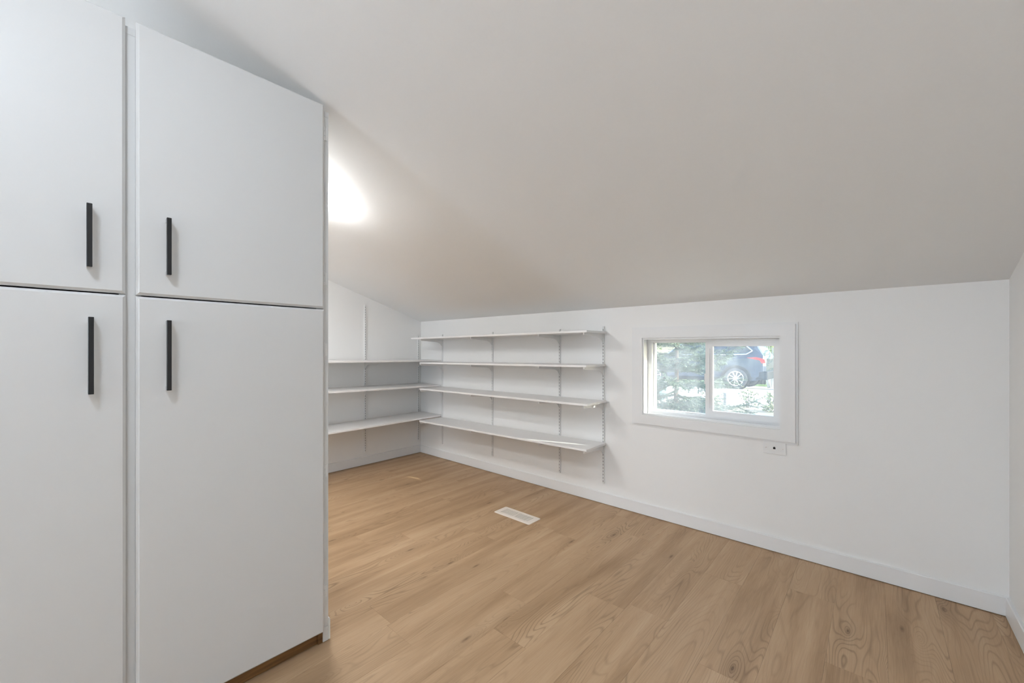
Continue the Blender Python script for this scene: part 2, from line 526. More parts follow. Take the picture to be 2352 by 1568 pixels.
def door(y0, y1, z0, z1, hy, hz0, hz1, hinge_zs, label):
    bm = bmesh.new()
    b_ = 0.0075
    # slab with a routed bevel all round the front
    lo = [(y0, z0), (y1, z0), (y1, z1), (y0, z1)]
    inn = [(y0 + b_, z0 + b_), (y1 - b_, z0 + b_), (y1 - b_, z1 - b_), (y0 + b_, z1 - b_)]
    A = [bm.verts.new((FX + 0.0005, u, v)) for u, v in lo]
    Bv = [bm.verts.new((DX - 0.0075, u, v)) for u, v in lo]
    C_ = [bm.verts.new((DX, u, v)) for u, v in inn]
    for k in range(4):
        j = (k + 1) % 4
        bm.faces.new((A[k], A[j], Bv[j], Bv[k])); bm.faces.new((Bv[k], Bv[j], C_[j], C_[k]))
    bm.faces.new(C_); bm.faces.new(list(reversed(A)))
    d = cch(obj_bm('door', bm, M['cabinet']))
    if label: d['label'] = label
    # handle: square black bar on two chrome posts
    bw = 0.0115
    hx0, hx1 = DX + 0.022, DX + 0.033
    bm = bmesh.new(); box_bm(bm, hx0, hx1, hy - bw / 2, hy + bw / 2, hz0, hz1)
    bmesh.ops.bevel(bm, geom=list(bm.edges), offset=0.0008, segments=1, affect='EDGES')
    hb = obj_bm('handle', bm, M['black'], d)
    hb['label'] = 'black square bar handle'
    for zz in (hz0 + 0.001, hz1 - 0.0115):
        bm = bmesh.new(); box_bm(bm, DX - 0.0005, hx0, hy - bw / 2 + 0.0005, hy + bw / 2 - 0.0005, zz, zz + 0.0105)
        p = obj_bm('handle_post', bm, M['chrome'], d); p['label'] = 'chrome handle post'
    for hz in hinge_zs:
        bm = bmesh.new()
        yk = y1 + 0.004
        for a, c in ((-0.027, -0.011), (-0.010, 0.010), (0.011, 0.027)):
            tube_bm(bm, (FX + 0.0045, yk, hz + a), (FX + 0.0045, yk, hz + c), 0.0042, 0.0042, 10)
        tube_bm(bm, (FX + 0.0045, yk, hz + 0.027), (FX + 0.0045, yk, hz + 0.031), 0.003, 0.0015, 8)
        tube_bm(bm, (FX + 0.0045, yk, hz - 0.027), (FX + 0.0045, yk, hz - 0.031), 0.003, 0.0015, 8)
        box_bm(bm, FX + 0.0002, FX + 0.002, yk, yk + 0.014, hz - 0.025, hz + 0.025)
        obj_bm('hinge', bm, M['steel_white'], d)
    return d
door(0.170, 0.734, 1.362, 2.186, 0.243, 1.428, 1.604, (2.075, 1.484), 'upper right door')
door(0.170, 0.735, 0.052, 1.3575, 0.243, 1.070, 1.287, (1.195, 0.700, 0.208), 'tall lower right door')
door(-0.420, 0.147, 1.363, 2.186, 0.071, 1.428, 1.604, (), 'upper left door')
door(-0.420, 0.148, 0.052, 1.3585, 0.074, 1.072, 1.288, (), 'tall lower left door')

# ================================================================== SHELVING
STW, STD = 0.016, 0.012
def standard_mesh(z0, z1):
    """slotted upright, wall plane at y=0, front at y=-STD, one column of slots"""
    bm = bmesh.new()
    hw, sw = STW / 2, 0.0022
    box_bm(bm, -hw, -sw, -STD, -STD + 0.002, z0, z1)
    box_bm(bm, sw, hw, -STD, -STD + 0.002, z0, z1)
    box_bm(bm, -hw, -hw + 0.002, -STD + 0.002, 0, z0, z1)
    box_bm(bm, hw - 0.002, hw, -STD + 0.002, 0, z0, z1)
    z = z0 + 0.012
    last = z0
    while z + 0.0135 < z1 - 0.012:
        box_bm(bm, -sw, sw, -STD, -STD + 0.002, last, z)
        last = z + 0.0135
        z += 0.0254
    box_bm(bm, -sw, sw, -STD, -STD + 0.002, last, z1)
    # shade inside the channel is a separate near-black strip
    me = mesh_from(bm, 'slotted_standard', M['steel_white'])
    return me
def shade_back(z0, z1):  # near-black strip standing in for the shade inside the channel
    bm = bmesh.new(); box_bm(bm, -STW / 2 + 0.002, STW / 2 - 0.002, -0.004, -0.0005, z0, z1)
    return mesh_from(bm, 'channel_shade', M['dark'])
def standard(loc, rotz, z0, z1, label, group):
    o = link(bpy.data.objects.new('slotted_standard', standard_mesh(z0, z1)))
    o.location = loc; o.rotation_euler = (0, 0, rotz)
    tag(o, label, 'shelf standard', group)
    c = link(bpy.data.objects.new('channel_shade', shade_back(z0, z1)), o)
    for zz in (z0 + 0.05, z1 - 0.008):
        bm = bmesh.new(); tube_bm(bm, (0.004, -STD, zz), (0.004, -STD - 0.0015, zz), 0.003, 0.002, 8)
        obj_bm('screw', bm, M['steel_white'], o)
    return o

WSTD = [-3.538, -2.773, -1.985, -1.573]
ordw = ['nearest the corner', 'second from the corner', 'third from the corner', 'at the free end nearest the window']
zt = [1.353, 1.360, 1.362, 1.371]
for xx, nm, t in zip(WSTD, ordw, zt):
    standard((xx, WY, 0), 0, 0.156, t, 'white slotted shelf upright on the window wall, ' + nm, 'slotted uprights on the window wall')
ESTD = [(1.40, 0.131, 1.649), (2.150, 0.131, 1.649), (2.803, 0.148, 1.355)]
orde = ['hidden behind the cupboard', 'in the middle, rising well above the shelves', 'tucked beside the corner']
for (yy, a, t), nm in zip(ESTD, orde):
    standard((EX, yy, 0), PI / 2, a, t, 'white slotted shelf upright on the end wall, ' + nm, 'slotted uprights on the end wall')

def bracket_mesh(L_):
    """pressed steel bracket: wall at y=0, reaching to y=-L_, top at z=0"""
    pts = [(-STD, 0), (-L_, 0), (-L_, -0.012), (-L_ + 0.004, -0.017), (-0.090, -0.030), (-0.062, -0.036), (-0.042, -0.046), (-0.028, -0.060), (-0.020, -0.070), (-STD, -0.072)]
    bm = bmesh.new()
    prism_bm(bm, pts, 'x', -0.0022, 0.0022)
    # pressed top flange and front lip
    box_bm(bm, -0.006, 0.006, -L_, -STD - 0.001, -0.002, 0)
    box_bm(bm, -0.005, 0.005, -L_ - 0.002, -L_, -0.014, 0.0)
    return mesh_from(bm, 'shelf_bracket', M['steel_white'])
BR_W, BR_E = bracket_mesh(0.292), bracket_mesh(0.27)

shelf_w = [  # top z at left end, at right end, right end x
    (1.313, 1.331, -1.545, 'top'), (1.056, 1.080, -1.551, 'second'), (0.786, 0.801, -1.541, 'third'), (0.451, 0.475, -1.547, 'bottom')]
LX0, TSH, DW = -3.552, 0.016, 0.297
namesW = {'top': 'highest of the four long white shelf boards on the window wall, seen from below',
          'second': 'second from top of the long white shelf boards on the window wall',
          'third': 'third from top of the long white shelf boards on the window wall',
          'bottom': 'lowest and nearest the floor of the long white shelf boards on the window wall'}
for zl, zr, xr_, nm in shelf_w:
    x0 = LX0 if nm != 'top' else -3.70
    bm = bmesh.new()
    pts = [(x0, zl - TSH), (xr_, zr - TSH), (xr_, zr), (x0, zl)]
    prism_bm(bm, pts, 'y', WY - 0.001 - DW, WY - STD - 0.002)
    bmesh.ops.bevel(bm, geom=list(bm.edges), offset=0.0012, segments=1, affect='EDGES')
    o = obj_bm('shelf_board', bm, M['shelf'])
    tag(o, namesW[nm], 'shelf', 'long shelves on the window wall')
    for xx, on in zip(WSTD, ordw):
        t = (xx - x0) / (xr_ - x0)
        zz = zl + (zr - zl) * t - TSH
        if nm != 'top' and xx < -3.5: xx, zz = xx + 0.0, zz
        o = link(bpy.data.objects.new('shelf_bracket', BR_W))
        o.location = (xx, WY, zz - 0.0005)
        tag(o, 'white steel bracket under the %s window-wall shelf, %s' % (nm, on), 'shelf bracket', 'brackets on the window wall')
shelf_e = [(1.090, 1.074, 'top'), (0.824, 0.804, 'middle'), (0.468, 0.476, 'bottom')]
namesE = {'top': 'highest white shelf board on the end wall, running into the corner',
          'middle': 'middle white shelf board on the end wall, running into the corner',
          'bottom': 'lowest white shelf board on the end wall, above the baseboard'}
DE, YE0 = 0.392, 1.05
for za, zb, nm in shelf_e:
    bm = bmesh.new()
    f = lambda y: za + (zb - za) * (y - 1.6) / (WY - 1.6)
    pts = [(YE0, f(YE0) - TSH), (WY - 0.014, f(WY) - TSH), (WY - 0.014, f(WY)), (YE0, f(YE0))]
    prism_bm(bm, pts, 'x', EX + STD + 0.002, EX + DE)
    bmesh.ops.bevel(bm, geom=list(bm.edges), offset=0.0012, segments=1, affect='EDGES')
    o = obj_bm('shelf_board', bm, M['shelf'])
    tag(o, namesE[nm], 'shelf', 'shorter shelves on the end wall')
    for (yy, a, t), on in zip(ESTD, ['behind the cupboard', 'at the middle upright', 'beside the corner']):
        o = link(bpy.data.objects.new('shelf_bracket', BR_E))
        o.location = (EX, yy, f(yy) - TSH - 0.0005); o.rotation_euler = (0, 0, PI / 2)
        tag(o, 'white steel bracket under the %s end-wall shelf, %s' % (nm, on), 'shelf bracket', 'brackets on the end wall')

# ================================================================== FLOOR REGISTER
RG = empty('floor_register', (-1.9266, 2.2237, 0))
tag(RG, 'small cream metal floor register with louvre slots set in the planks', 'floor register')

RL, RW = 0.334, 0.134          # outer size
HL, HW = 0.258, 0.076          # louvred opening
bm = bmesh.new()
def ring(l, w, r, z, n=5):
    out = []
    for cxs, cys, a0 in ((1, 1, 0), (-1, 1, 90), (-1, -1, 180), (1, -1, 270)):
        for k in range(n):
            a = math.radians(a0 + 90 * k / (n - 1))
            out.append(bm.verts.new((cxs * (l / 2 - r) + r * math.cos(a), cys * (w / 2 - r) + r * math.sin(a), z)))
    return out
R0 = ring(RL, RW, 0.012, 0.0004); R1 = ring(RL, RW, 0.012, 0.002); R2 = ring(RL - 0.014, RW - 0.014, 0.008, 0.005)
R3 = ring(HL, HW, 0.003, 0.005); R4 = ring(HL, HW, 0.003, 0.0005)
for A, B in ((R0, R1), (R1, R2), (R2, R3), (R3, R4)):
    for k in range(len(A)):
        j = (k + 1) % len(A)
        bm.faces.new((A[k], A[j], B[j], B[k]))
obj_bm('face_plate', bm, M['register'], RG)
bm = bmesh.new(); box_bm(bm, -HL / 2, HL / 2, -HW / 2, HW / 2, 0.0003, 0.0012)
obj_bm('damper', bm, paint('register_inside', (0.16, 0.14, 0.125), 0.7, 0.05, 0.0, 60), RG)
bm = bmesh.new()
prism_bm(bm, [(-0.0038, 0.0046), (0.0024, 0.0046), (0.0040, 0.0022), (-0.0022, 0.0022)], 'y', -HW / 2, HW / 2)
slat = mesh_from(bm, 'louvre', M['register'])
n = 20
for i in range(n + 1):
    o = link(bpy.data.objects.new('louvre', slat), RG)
    o.location = (-HL / 2 + HL * i / n, 0, 0)
box('centre_bar', -0.006, 0.006, -HW / 2, HW / 2, 0.002, 0.0049, M['register'], RG)

# ================================================================== CEILING LAMPS
def flush_lamp(name, loc, rot, size, depth, mat, label, side=None):
    r = empty(name, loc, rot)
    tag(r, label, 'ceiling light')
    s = size / 2
    bm = bmesh.new(); box_bm(bm, -s * 0.86, s * 0.86, -s * 0.86, s * 0.86, -0.012, -0.0005)
    obj_bm('base_plate', bm, M['steel_white'], r)
    # rounded square glass shade, tapering a little towards the bottom
    bm = bmesh.new()
    def sq(hs, rr, z, n=5):
        out = []
        for cxs, cys, a0 in ((1, 1, 0), (-1, 1, 90), (-1, -1, 180), (1, -1, 270)):
            for k in range(n):
                a = math.radians(a0 + 90 * k / (n - 1))
                out.append(bm.verts.new((cxs * (hs - rr) + rr * math.cos(a), cys * (hs - rr) + rr * math.sin(a), z)))
        return out
    levels = [sq(s * 0.97, 0.02, -0.012), sq(s, 0.02, -0.018), sq(s * 0.985, 0.02, -depth + 0.010), sq(s * 0.955, 0.02, -depth + 0.002), sq(s * 0.90, 0.02, -depth)]
    for A, B in zip(levels[:-1], levels[1:]):
        for k in range(len(A)):
            j = (k + 1) % len(A)
            bm.faces.new((A[k], A[j], B[j], B[k]))
    bm.faces.new(levels[0])
    sd_ = obj_bm('glass_shade', bm, side or mat, r, True)
    bm = bmesh.new()
    bm.faces.new(sq(s * 0.90, 0.02, -depth))
    g = bmesh.ops.extrude_face_region(bm, geom=list(bm.faces))
    for v in g['geom']:
        if isinstance(v, bmesh.types.BMVert): v.co.z += 0.004
    obj_bm('diffuser', bm, mat, r)
    # thin metal rims
    for z0, z1, hs in ((-0.018, -0.0145, s + 0.0012), (-depth + 0.006, -depth + 0.0085, s * 0.985 + 0.001)):
        bm = bmesh.new()
        A = sq(hs, 0.02, z0); B = sq(hs, 0.02, z1)
        C_ = sq(hs - 0.004, 0.018, z0); D_ = sq(hs - 0.004, 0.018, z1)
        for P, Q in ((A, B), (B, D_), (D_, C_), (C_, A)):
            for k in range(len(P)):
                j = (k + 1) % len(P)
                bm.faces.new((P[k], P[j], Q[j], Q[k]))
        obj_bm('rim', bm, M['rim_metal'], r)
    cc = s - 0.02 + 0.02 * 0.7071 + 0.001
    for sx, sy in ((1, 1), (-1, 1), (-1, -1), (1, -1)):
        bm = bmesh.new()
        tube_bm(bm, (sx * cc, sy * cc, -0.016), (sx * cc * 0.985, sy * cc * 0.985, -depth + 0.007), 0.0018, 0.0018, 6)
        obj_bm('corner_bar', bm, M['rim_metal'], r)
    return r
LA = (-2.450, 0.990)
flush_lamp('ceiling_light', (LA[0], LA[1], ceil_z(LA[1])), (-math.atan(SL), 0, 0), 0.24, 0.072, M['lamp_alcove'],
           'lit square glass ceiling light peeking out from behind the cupboard', M['lamp_side'])
flush_lamp('ceiling_light', (-3.05, -0.25, FLAT_Z), (0, 0, 0), 0.24, 0.072, M['lamp_alcove'],  # unseen extra lamp, added to brighten the alcove
           'added fill light shaped as a square ceiling light, unseen behind the cupboard', M['lamp_side'])
flush_lamp('ceiling_light', (-0.70, -0.40, FLAT_Z), (0, 0, 0), 0.24, 0.08, M['lamp_room'],
           'lit square glass ceiling light behind the viewer over the room')

fl = empty('added_fill_globe', (-1.55, -3.05, 0))  # unseen glowing globe on a pole, added to even out the room light
tag(fl, 'added unseen fill light behind the viewer, a glowing globe on a stand', 'fill light')
bm = bmesh.new()
tube_bm(bm, (0, 0, 0.001), (0, 0, 0.022), 0.15, 0.145, 32)
obj_bm('base', bm, M['black'], fl)
bm = bmesh.new()
tube_bm(bm, (0, 0, 0.022), (0, 0, 1.30), 0.011, 0.011, 12)
obj_bm('pole', bm, M['black'], fl)
bm = bmesh.new()
bmesh.ops.create_uvsphere(bm, u_segments=32, v_segments=20, radius=0.19, matrix=Matrix.Translation((0, 0, 1.49)))
obj_bm('globe_shade', bm, M['fill_globe'], fl, True)
bm = bmesh.new()
tube_bm(bm, (0, 0, 1.29), (0, 0, 1.318), 0.05, 0.065, 20)
obj_bm('socket', bm, M['black'], fl)

# ================================================================== OUTDOORS
def gz(y): return 0.45 - 0.0504 * (y - 3.2)
M['soil'] = paint('garden_soil', (0.30, 0.27, 0.21), 0.9, 0.35, 0.4, 9)
M['concrete'] = paint('driveway_concrete', (0.62, 0.61, 0.59), 0.85, 0.08, 0.1, 6)
M['bark'] = paint('spruce_bark', (0.16, 0.13, 0.11), 0.9, 0.3, 0.3, 40)
M['birch'] = paint('pale_birch_bark', (0.62, 0.60, 0.57), 0.8, 0.2, 0.2, 8)
def foliage(name, c0, c1):
    m, nt, b = mat_new(name)
    N, L = nt.nodes, nt.links
    tc = N.new('ShaderNodeTexCoord'); no = N.new('ShaderNodeTexNoise'); no.inputs['Scale'].default_value = 9
    rp = N.new('ShaderNodeValToRGB')
    rp.color_ramp.elements[0].color = (*c0, 1); rp.color_ramp.elements[0].position = 0.35
    rp.color_ramp.elements[1].color = (*c1, 1); rp.color_ramp.elements[1].position = 0.65
    L.new(tc.outputs['Object'], no.inputs['Vector']); L.new(no.outputs['Fac'], rp.inputs[0])
    L.new(rp.outputs[0], b.inputs['Base Color'])
    b.inputs['Roughness'].default_value = 0.55
    return m
M['needle'] = foliage('blue_green_needles', (0.05, 0.09, 0.065), (0.10, 0.16, 0.12))
M['leaf'] = foliage('bright_leaves', (0.16, 0.25, 0.06), (0.36, 0.45, 0.16))
M['weed'] = foliage('dry_garden_leaves', (0.20, 0.26, 0.12), (0.42, 0.42, 0.26))

def ground(name, y0, y1, dz, mat, label, x0=-30, x1=22):
    o = prism(name, [(y0, gz(y0) + dz), (y1, gz(y1) + dz), (y1, gz(y1) - 0.5), (y0, gz(y0) - 0.5)], 'x', x0, x1, mat)
    return tag(o, label, 'ground', kind='structure')
ground('garden_bed', WY + TH, 8.3, 0, M['soil'], 'rough garden bed outside the window')
ground('driveway', 8.3, 19.5, 0.0, M['concrete'], 'sunlit pale concrete driveway beyond the garden bed')
ground('verge', 19.5, 60, 0.05, M['leaf'], 'green verge behind the parked car')

# --- spruce
def branch_mesh(seed):
    r = random.Random(seed)
    bm = bmesh.new()
    def pos(t): return Vector((t, 0.03 * math.sin(t * 5 + seed), -0.10 * math.sin(t * 2.6) + 0.13 * t * t))
    seg = 6
    for i in range(seg):
        a, c = i / seg, (i + 1) / seg
        tube_bm(bm, pos(a), pos(c), 0.012 * (1 - a) + 0.003, 0.012 * (1 - c) + 0.003, 4, False)
    def needles(p0, p1, n, ln):
        d = (p1 - p0)
        dn = d.normalized()
        for k in range(n):
            p = p0 + d * ((k + r.random()) / n)
            o = Vector((r.gauss(0, 1), r.gauss(0, 1), r.gauss(0, 0.8)))
            o = (o - dn * o.dot(dn))
            if o.length < 1e-3: continue
            o = o.normalized()
            tip = p + (o + dn * r.uniform(0.5, 1.0)).normalized() * ln * r.uniform(0.7, 1.15)
            s = dn.cross(o).normalized() * 0.0032
            bm.faces.new([bm.verts.new(q) for q in (p - s, p + s, tip)])
    needles(pos(0.25), pos(1.0), 80, 0.042)
    for k in range(17):
        t = 0.12 + 0.86 * k / 17
        side = 1 if k % 2 else -1
        ln = (0.34 * (1 - t) + 0.10) * r.uniform(0.8, 1.2)
        a = math.radians(r.uniform(42, 62)) * side
        p0 = pos(t)
        p1 = p0 + Vector((math.cos(a), math.sin(a), r.uniform(-0.35, 0.05))) * ln
        tube_bm(bm, p0, p1, 0.0045, 0.0018, 3, False)
        needles(p0, p1, int(26 + 130 * ln), 0.040)
        if ln > 0.2:
            for q in (0.45, 0.7):
                for s2 in (-1, 1):
                    b0 = p0.lerp(p1, q)
                    a2 = a + s2 * math.radians(45)
                    b1 = b0 + Vector((math.cos(a2), math.sin(a2), r.uniform(-0.3, 0.05))) * ln * 0.42
                    needles(b0, b1, 22, 0.036)
    me = mesh_from(bm, 'branch', M['needle'])
    return me
TR = (-2.24, 6.22)
SP = empty('spruce_tree', (TR[0], TR[1], gz(TR[1])))
tag(SP, 'young blue-green spruce tree right outside the left window pane', 'tree')
bm = bmesh.new()
HT = 2.9
for i in range(10):
    a, c = i / 10, (i + 1) / 10
    tube_bm(bm, (0.02 * math.sin(a * 6), 0, HT * a - 0.05), (0.02 * math.sin(c * 6), 0, HT * c - 0.05), 0.031 * (1 - a) + 0.004, 0.031 * (1 - c) + 0.004, 8, False)
obj_bm('trunk', bm, M['bark'], SP, True)
brs = [branch_mesh(s) for s in range(4)]
r = random.Random(5)
z = 0.10
while z < HT - 0.15:
    f_ = 1 - z / HT
    nb = 7
    a0 = r.uniform(0, 2 * PI)
    for k in range(nb):
        o = link(bpy.data.objects.new('branch', brs[r.randrange(4)]), SP)
        ln = (1.02 * f_ + 0.08) * r.uniform(0.72, 1.1)
        o.scale = (ln, ln, ln)
        o.rotation_euler = Euler((r.uniform(-0.2, 0.2), r.uniform(-0.18, 0.12) + (0.10 if z < 0.6 else -0.12), a0 + 2 * PI * k / nb + r.uniform(-0.25, 0.25)), 'XYZ')
        o.location = (0.02 * math.sin(z / HT * 6), 0, z + r.uniform(-0.05, 0.05))
    z += r.uniform(0.15, 0.19)

# --- leafy plants
def leaf_plant(name, loc, h, spread, stems, leaves, mat, label, cat, group=None, lsz=0.03, seed=0, stem_r=0.004, bark=None):
    r = random.Random(seed)
    root = empty(name, loc)
    tag(root, label, cat, group)
    bs, bl = bmesh.new(), bmesh.new()
    for s in range(stems):
        a = r.uniform(0, 2 * PI)
        sp = spread * math.sqrt(r.random())
        p = Vector((0.15 * sp * math.cos(a), 0.15 * sp * math.sin(a), -0.03))
        tip = Vector((sp * math.cos(a), sp * math.sin(a), h * r.uniform(0.55, 1.0)))
        mid = p.lerp(tip, 0.5) + Vector((0, 0, h * 0.12))
        tube_bm(bs, p, mid, stem_r, stem_r * 0.8, 5, False)
        tube_bm(bs, mid, tip, stem_r * 0.8, stem_r * 0.4, 5, False)
        for k in range(leaves):
            t = r.uniform(0.2, 1.0)
            c = p.lerp(mid, t * 2) if t < 0.5 else mid.lerp(tip, t * 2 - 1)
            c = c + Vector((r.gauss(0, 1), r.gauss(0, 1), r.gauss(0, 0.7))) * lsz * 1.8
            u = Vector((r.gauss(0, 1), r.gauss(0, 1), r.gauss(0, 0.6))).normalized()
            v = u.cross(Vector((r.gauss(0, 1), r.gauss(0, 1), r.gauss(0, 1)))).normalized()
            ls = lsz * r.uniform(0.7, 1.3)
            q = [c - u * ls, c + v * ls * 0.45, c + u * ls, c - v * ls * 0.45]
            bl.faces.new([bl.verts.new(x) for x in q])
    obj_bm('stem', bs, bark or M['bark'], root)
    o = obj_bm('foliage', bl, mat, root); o['kind'] = 'stuff'
    return root
def at(px, py_unused, y):
    # direction through a pixel column, scaled to the given distance from the camera
    kx = (px - 1176) / 939.79
    yw = math.radians(41.587)
    dx, dy = -math.sin(yw) + math.cos(yw) * kx, math.cos(yw) + math.sin(yw) * kx
    return dx * y / dy
plants = [(7.75, -2.12, .22, .20, 'low dry weed growing left of the small post'), (7.6, -1.56, .36, .16, 'tall thin weed standing before the car wheel'),
          (7.2, -1.18, .16, .26, 'low leafy weed below the parked car bumper'), (7.9, -0.92, .22, .18, 'low leafy weed at the right corner of the window view'),
          (8.0, -1.30, .30, .14, 'upright wispy weed between the bumper and the driveway edge'), (6.85, -0.72, .10, .16, 'flat sprawling weed nearest the right pane sill')]
for i, (y, x, h_, sp, lb) in enumerate(plants):
    leaf_plant('garden_weed', (x, y, gz(y)), h_, sp, 7, 14, M['weed'], lb, 'plant', 'weeds in the garden bed', 0.028, 40 + i)
# small post and bin in the garden
ps = empty('garden_post', (-1.93, 7.7, gz(7.7)))
tag(ps, 'small grey post standing in the garden bed by the driveway', 'post')
box('shaft', -0.022, 0.022, -0.022, 0.022, -0.1, 0.20, paint('grey_post', (0.22, 0.23, 0.27), 0.6), ps, 0.003, 1)
box('cap', -0.027, 0.027, -0.027, 0.027, 0.20, 0.215, paint('grey_post_cap', (0.25, 0.26, 0.30), 0.6), ps, 0.003, 1)
bn = empty('planter_tub', (-3.10, 7.65, gz(7.65)))
tag(bn, 'blue-grey tub behind the lower left of the spruce', 'tub')
bm = bmesh.new()
n = 20
Rg = []
for rr, zz in ((0.14, 0), (0.175, 0.28), (0.188, 0.285), (0.188, 0.31), (0.172, 0.31), (0.14, 0.05)):
    Rg.append([bm.verts.new((rr * math.cos(2 * PI * k / n), rr * math.sin(2 * PI * k / n), zz)) for k in range(n)])
for A, B in zip(Rg[:-1], Rg[1:]):
    for k in range(n): bm.faces.new((A[k], A[(k + 1) % n], B[(k + 1) % n], B[k]))
bm.faces.new(list(reversed(Rg[0]))); bm.faces.new(Rg[-1])
obj_bm('tub', bm, paint('blue_grey_plastic', (0.10, 0.17, 0.20), 0.5), bn)
bm = bmesh.new(); tube_bm(bm, (0, 0, 0.24), (0, 0, 0.28), 0.165, 0.165, 20)
obj_bm('soil', bm, M['soil'], bn)

# --- shrubs and pale tree behind the car
hedge = [(-15.6, 21.6), (-12.6, 21.6), (-9.6, 21.6), (-6.7, 21.6), (-3.9, 21.6), (-1.1, 21.6), (1.8, 21.6)]
hl = ['far left', 'second from left', 'third from left', 'in the middle', 'right of the middle', 'behind the car tail', 'far right']
for i, (x, y) in enumerate(hedge):
    leaf_plant('garden_shrub', (x, y, gz(y) + 0.05), 2.6 + 0.3 * (i % 3), 1.2, 26, 70, M['leaf'], 'bright green shrub in the row behind the car, ' + hl[i], 'shrub', 'shrubs behind the car', 0.10, 70 + i, 0.02)
bt = leaf_plant('birch_tree', (-2.95, 18.4, gz(18.4)), 4.2, 1.0, 16, 60, M['leaf'], 'pale-barked birch tree beside the tail of the parked car', 'tree', None, 0.085, 99, 0.015, M['birch'])
bm = bmesh.new()
for i in range(8):
    a, c = i / 8, (i + 1) / 8
    tube_bm(bm, (0.05 * math.sin(a * 5), 0, 4.4 * a - 0.1), (0.05 * math.sin(c * 5), 0, 4.4 * c - 0.1), 0.085 * (1 - a) + 0.02, 0.085 * (1 - c) + 0.02, 10, False)
obj_bm('trunk', bm, M['birch'], bt, True)
leaf_plant('garden_shrub', (-1.75, 17.0, gz(17.0)), 0.85, 0.65, 18, 60, M['leaf'], 'low bright shrub just behind the car bumper', 'shrub', None, 0.06, 123, 0.008)

# --- parked car (side view, tail to the right)
m, nt, b = mat_new('dark_blue_car_paint')
b.inputs['Base Color'].default_value = (0.035, 0.055, 0.095, 1); b.inputs['Metallic'].default_value = 0.3
b.inputs['Roughness'].default_value = 0.25; b.inputs['Coat Weight'].default_value = 0.8
M['car'] = m
m, nt, b = mat_new('car_window_glass')
b.inputs['Base Color'].default_value = (0.02, 0.03, 0.04, 1); b.inputs['Roughness'].default_value = 0.04; b.inputs['Coat Weight'].default_value = 1.0
M['carglass'] = m
m, nt, b = mat_new('red_tail_lens')
b.inputs['Base Color'].default_value = (0.65, 0.03, 0.03, 1); b.inputs['Roughness'].default_value = 0.15
M['tail'] = m
M['cladding'] = paint('black_cladding', (0.03, 0.032, 0.036), 0.6, 0.2, 0.1, 60)
M['rubber'] = paint('tyre_rubber', (0.10, 0.10, 0.11), 0.75, 0.1, 0.0, 60)
CARX, CARY = -3.506, 15.3        # rear wheel centre, near side plane
CG = gz(15.4)
CAR = empty('parked_car', (CARX - 1.2, CARY + 0.92, CG))
tag(CAR, 'dark blue sport utility car parked on the driveway, tail to the right', 'car')
ox, oy = 1.2, -0.92              # rear wheel centre relative to the car's origin
def half_profile_loft(name, secs, mat):
    """secs: list of (x, [(y,z)...]) cross sections on one side, mirrored to the other"""
    bm = bmesh.new()
    rings = []
    for x, pts in secs:
        full = [(y, z) for y, z in pts] + [(-y, z) for y, z in reversed(pts)]
        rings.append([bm.verts.new((x, y, z)) for y, z in full])
    n = len(rings[0])
    for A, B in zip(rings[:-1], rings[1:]):
        for k in range(n): bm.faces.new((A[k], A[(k + 1) % n], B[(k + 1) % n], B[k]))
    bm.faces.new(rings[0]); bm.faces.new(list(reversed(rings[-1])))
    return obj_bm(name, bm, mat, CAR, False)
def sec(x, zb, zbelt, w):
    return (x, [(-w * 0.94, zb), (-w * 0.995, zb + 0.12), (-w, (zb + zbelt) * 0.5 + 0.05), (-w * 0.985, zbelt - 0.12), (-w * 0.93, zbelt)])
half_profile_loft('body', [sec(-2.80, 0.45, 0.80, 0.62), sec(-2.72, 0.32, 0.88, 0.80), sec(-2.45, 0.27, 0.96, 0.90), sec(-1.9, 0.26, 1.04, 0.93), sec(-1.25, 0.26, 1.09, 0.94),
                           sec(0.0, 0.26, 1.11, 0.945), sec(1.2, 0.27, 1.14, 0.945), sec(1.75, 0.30, 1.16, 0.93), sec(1.98, 0.36, 1.14, 0.88), sec(2.06, 0.45, 1.02, 0.80)], M['car'])
def csec(x, zb, zt, wb, wt):
    return (x, [(-wb, zb), (-(wb + wt) * 0.5 - 0.02, (zb + zt) * 0.5), (-wt, zt - 0.06), (-wt * 0.85, zt)])
half_profile_loft('cabin', [csec(-1.30, 1.07, 1.10, 0.86, 0.84), csec(-0.62, 1.09, 1.60, 0.88, 0.70), csec(-0.2, 1.10, 1.70, 0.88, 0.70), csec(0.7, 1.12, 1.73, 0.88, 0.70),
                            csec(1.45, 1.13, 1.68, 0.87, 0.69), csec(1.72, 1.13, 1.60, 0.86, 0.68), csec(1.97, 1.12, 1.16, 0.82, 0.80)], M['car'])
def side_y(z): return -(0.885 - (z - 1.1) * 0.29)      # outer face of the cabin at height z
def side_panel(name, pts, mat, out=0.012):
    for s in (1, -1):
        bm = bmesh.new()
        A = [bm.verts.new((x, s * (side_y(z) - out), z)) for x, z in pts]
        B = [bm.verts.new((x, s * (side_y(z) + 0.02), z)) for x, z in pts]
        n = len(pts)
        bm.faces.new(A); bm.faces.new(list(reversed(B)))
        for k in range(n): bm.faces.new((A[k], A[(k + 1) % n], B[(k + 1) % n], B[k]))
        obj_bm(name, bm, mat, CAR)
side_panel('front_window', [(-1.02, 1.15), (-0.05, 1.16), (-0.05, 1.60), (-0.52, 1.56)], M['carglass'])
side_panel('rear_window', [(0.03, 1.16), (0.85, 1.17), (0.85, 1.62), (0.03, 1.61)], M['carglass'])
side_panel('quarter_window', [(0.93, 1.18), (1.48, 1.20), (1.63, 1.30), (1.28, 1.60), (0.93, 1.62)], M['carglass'])
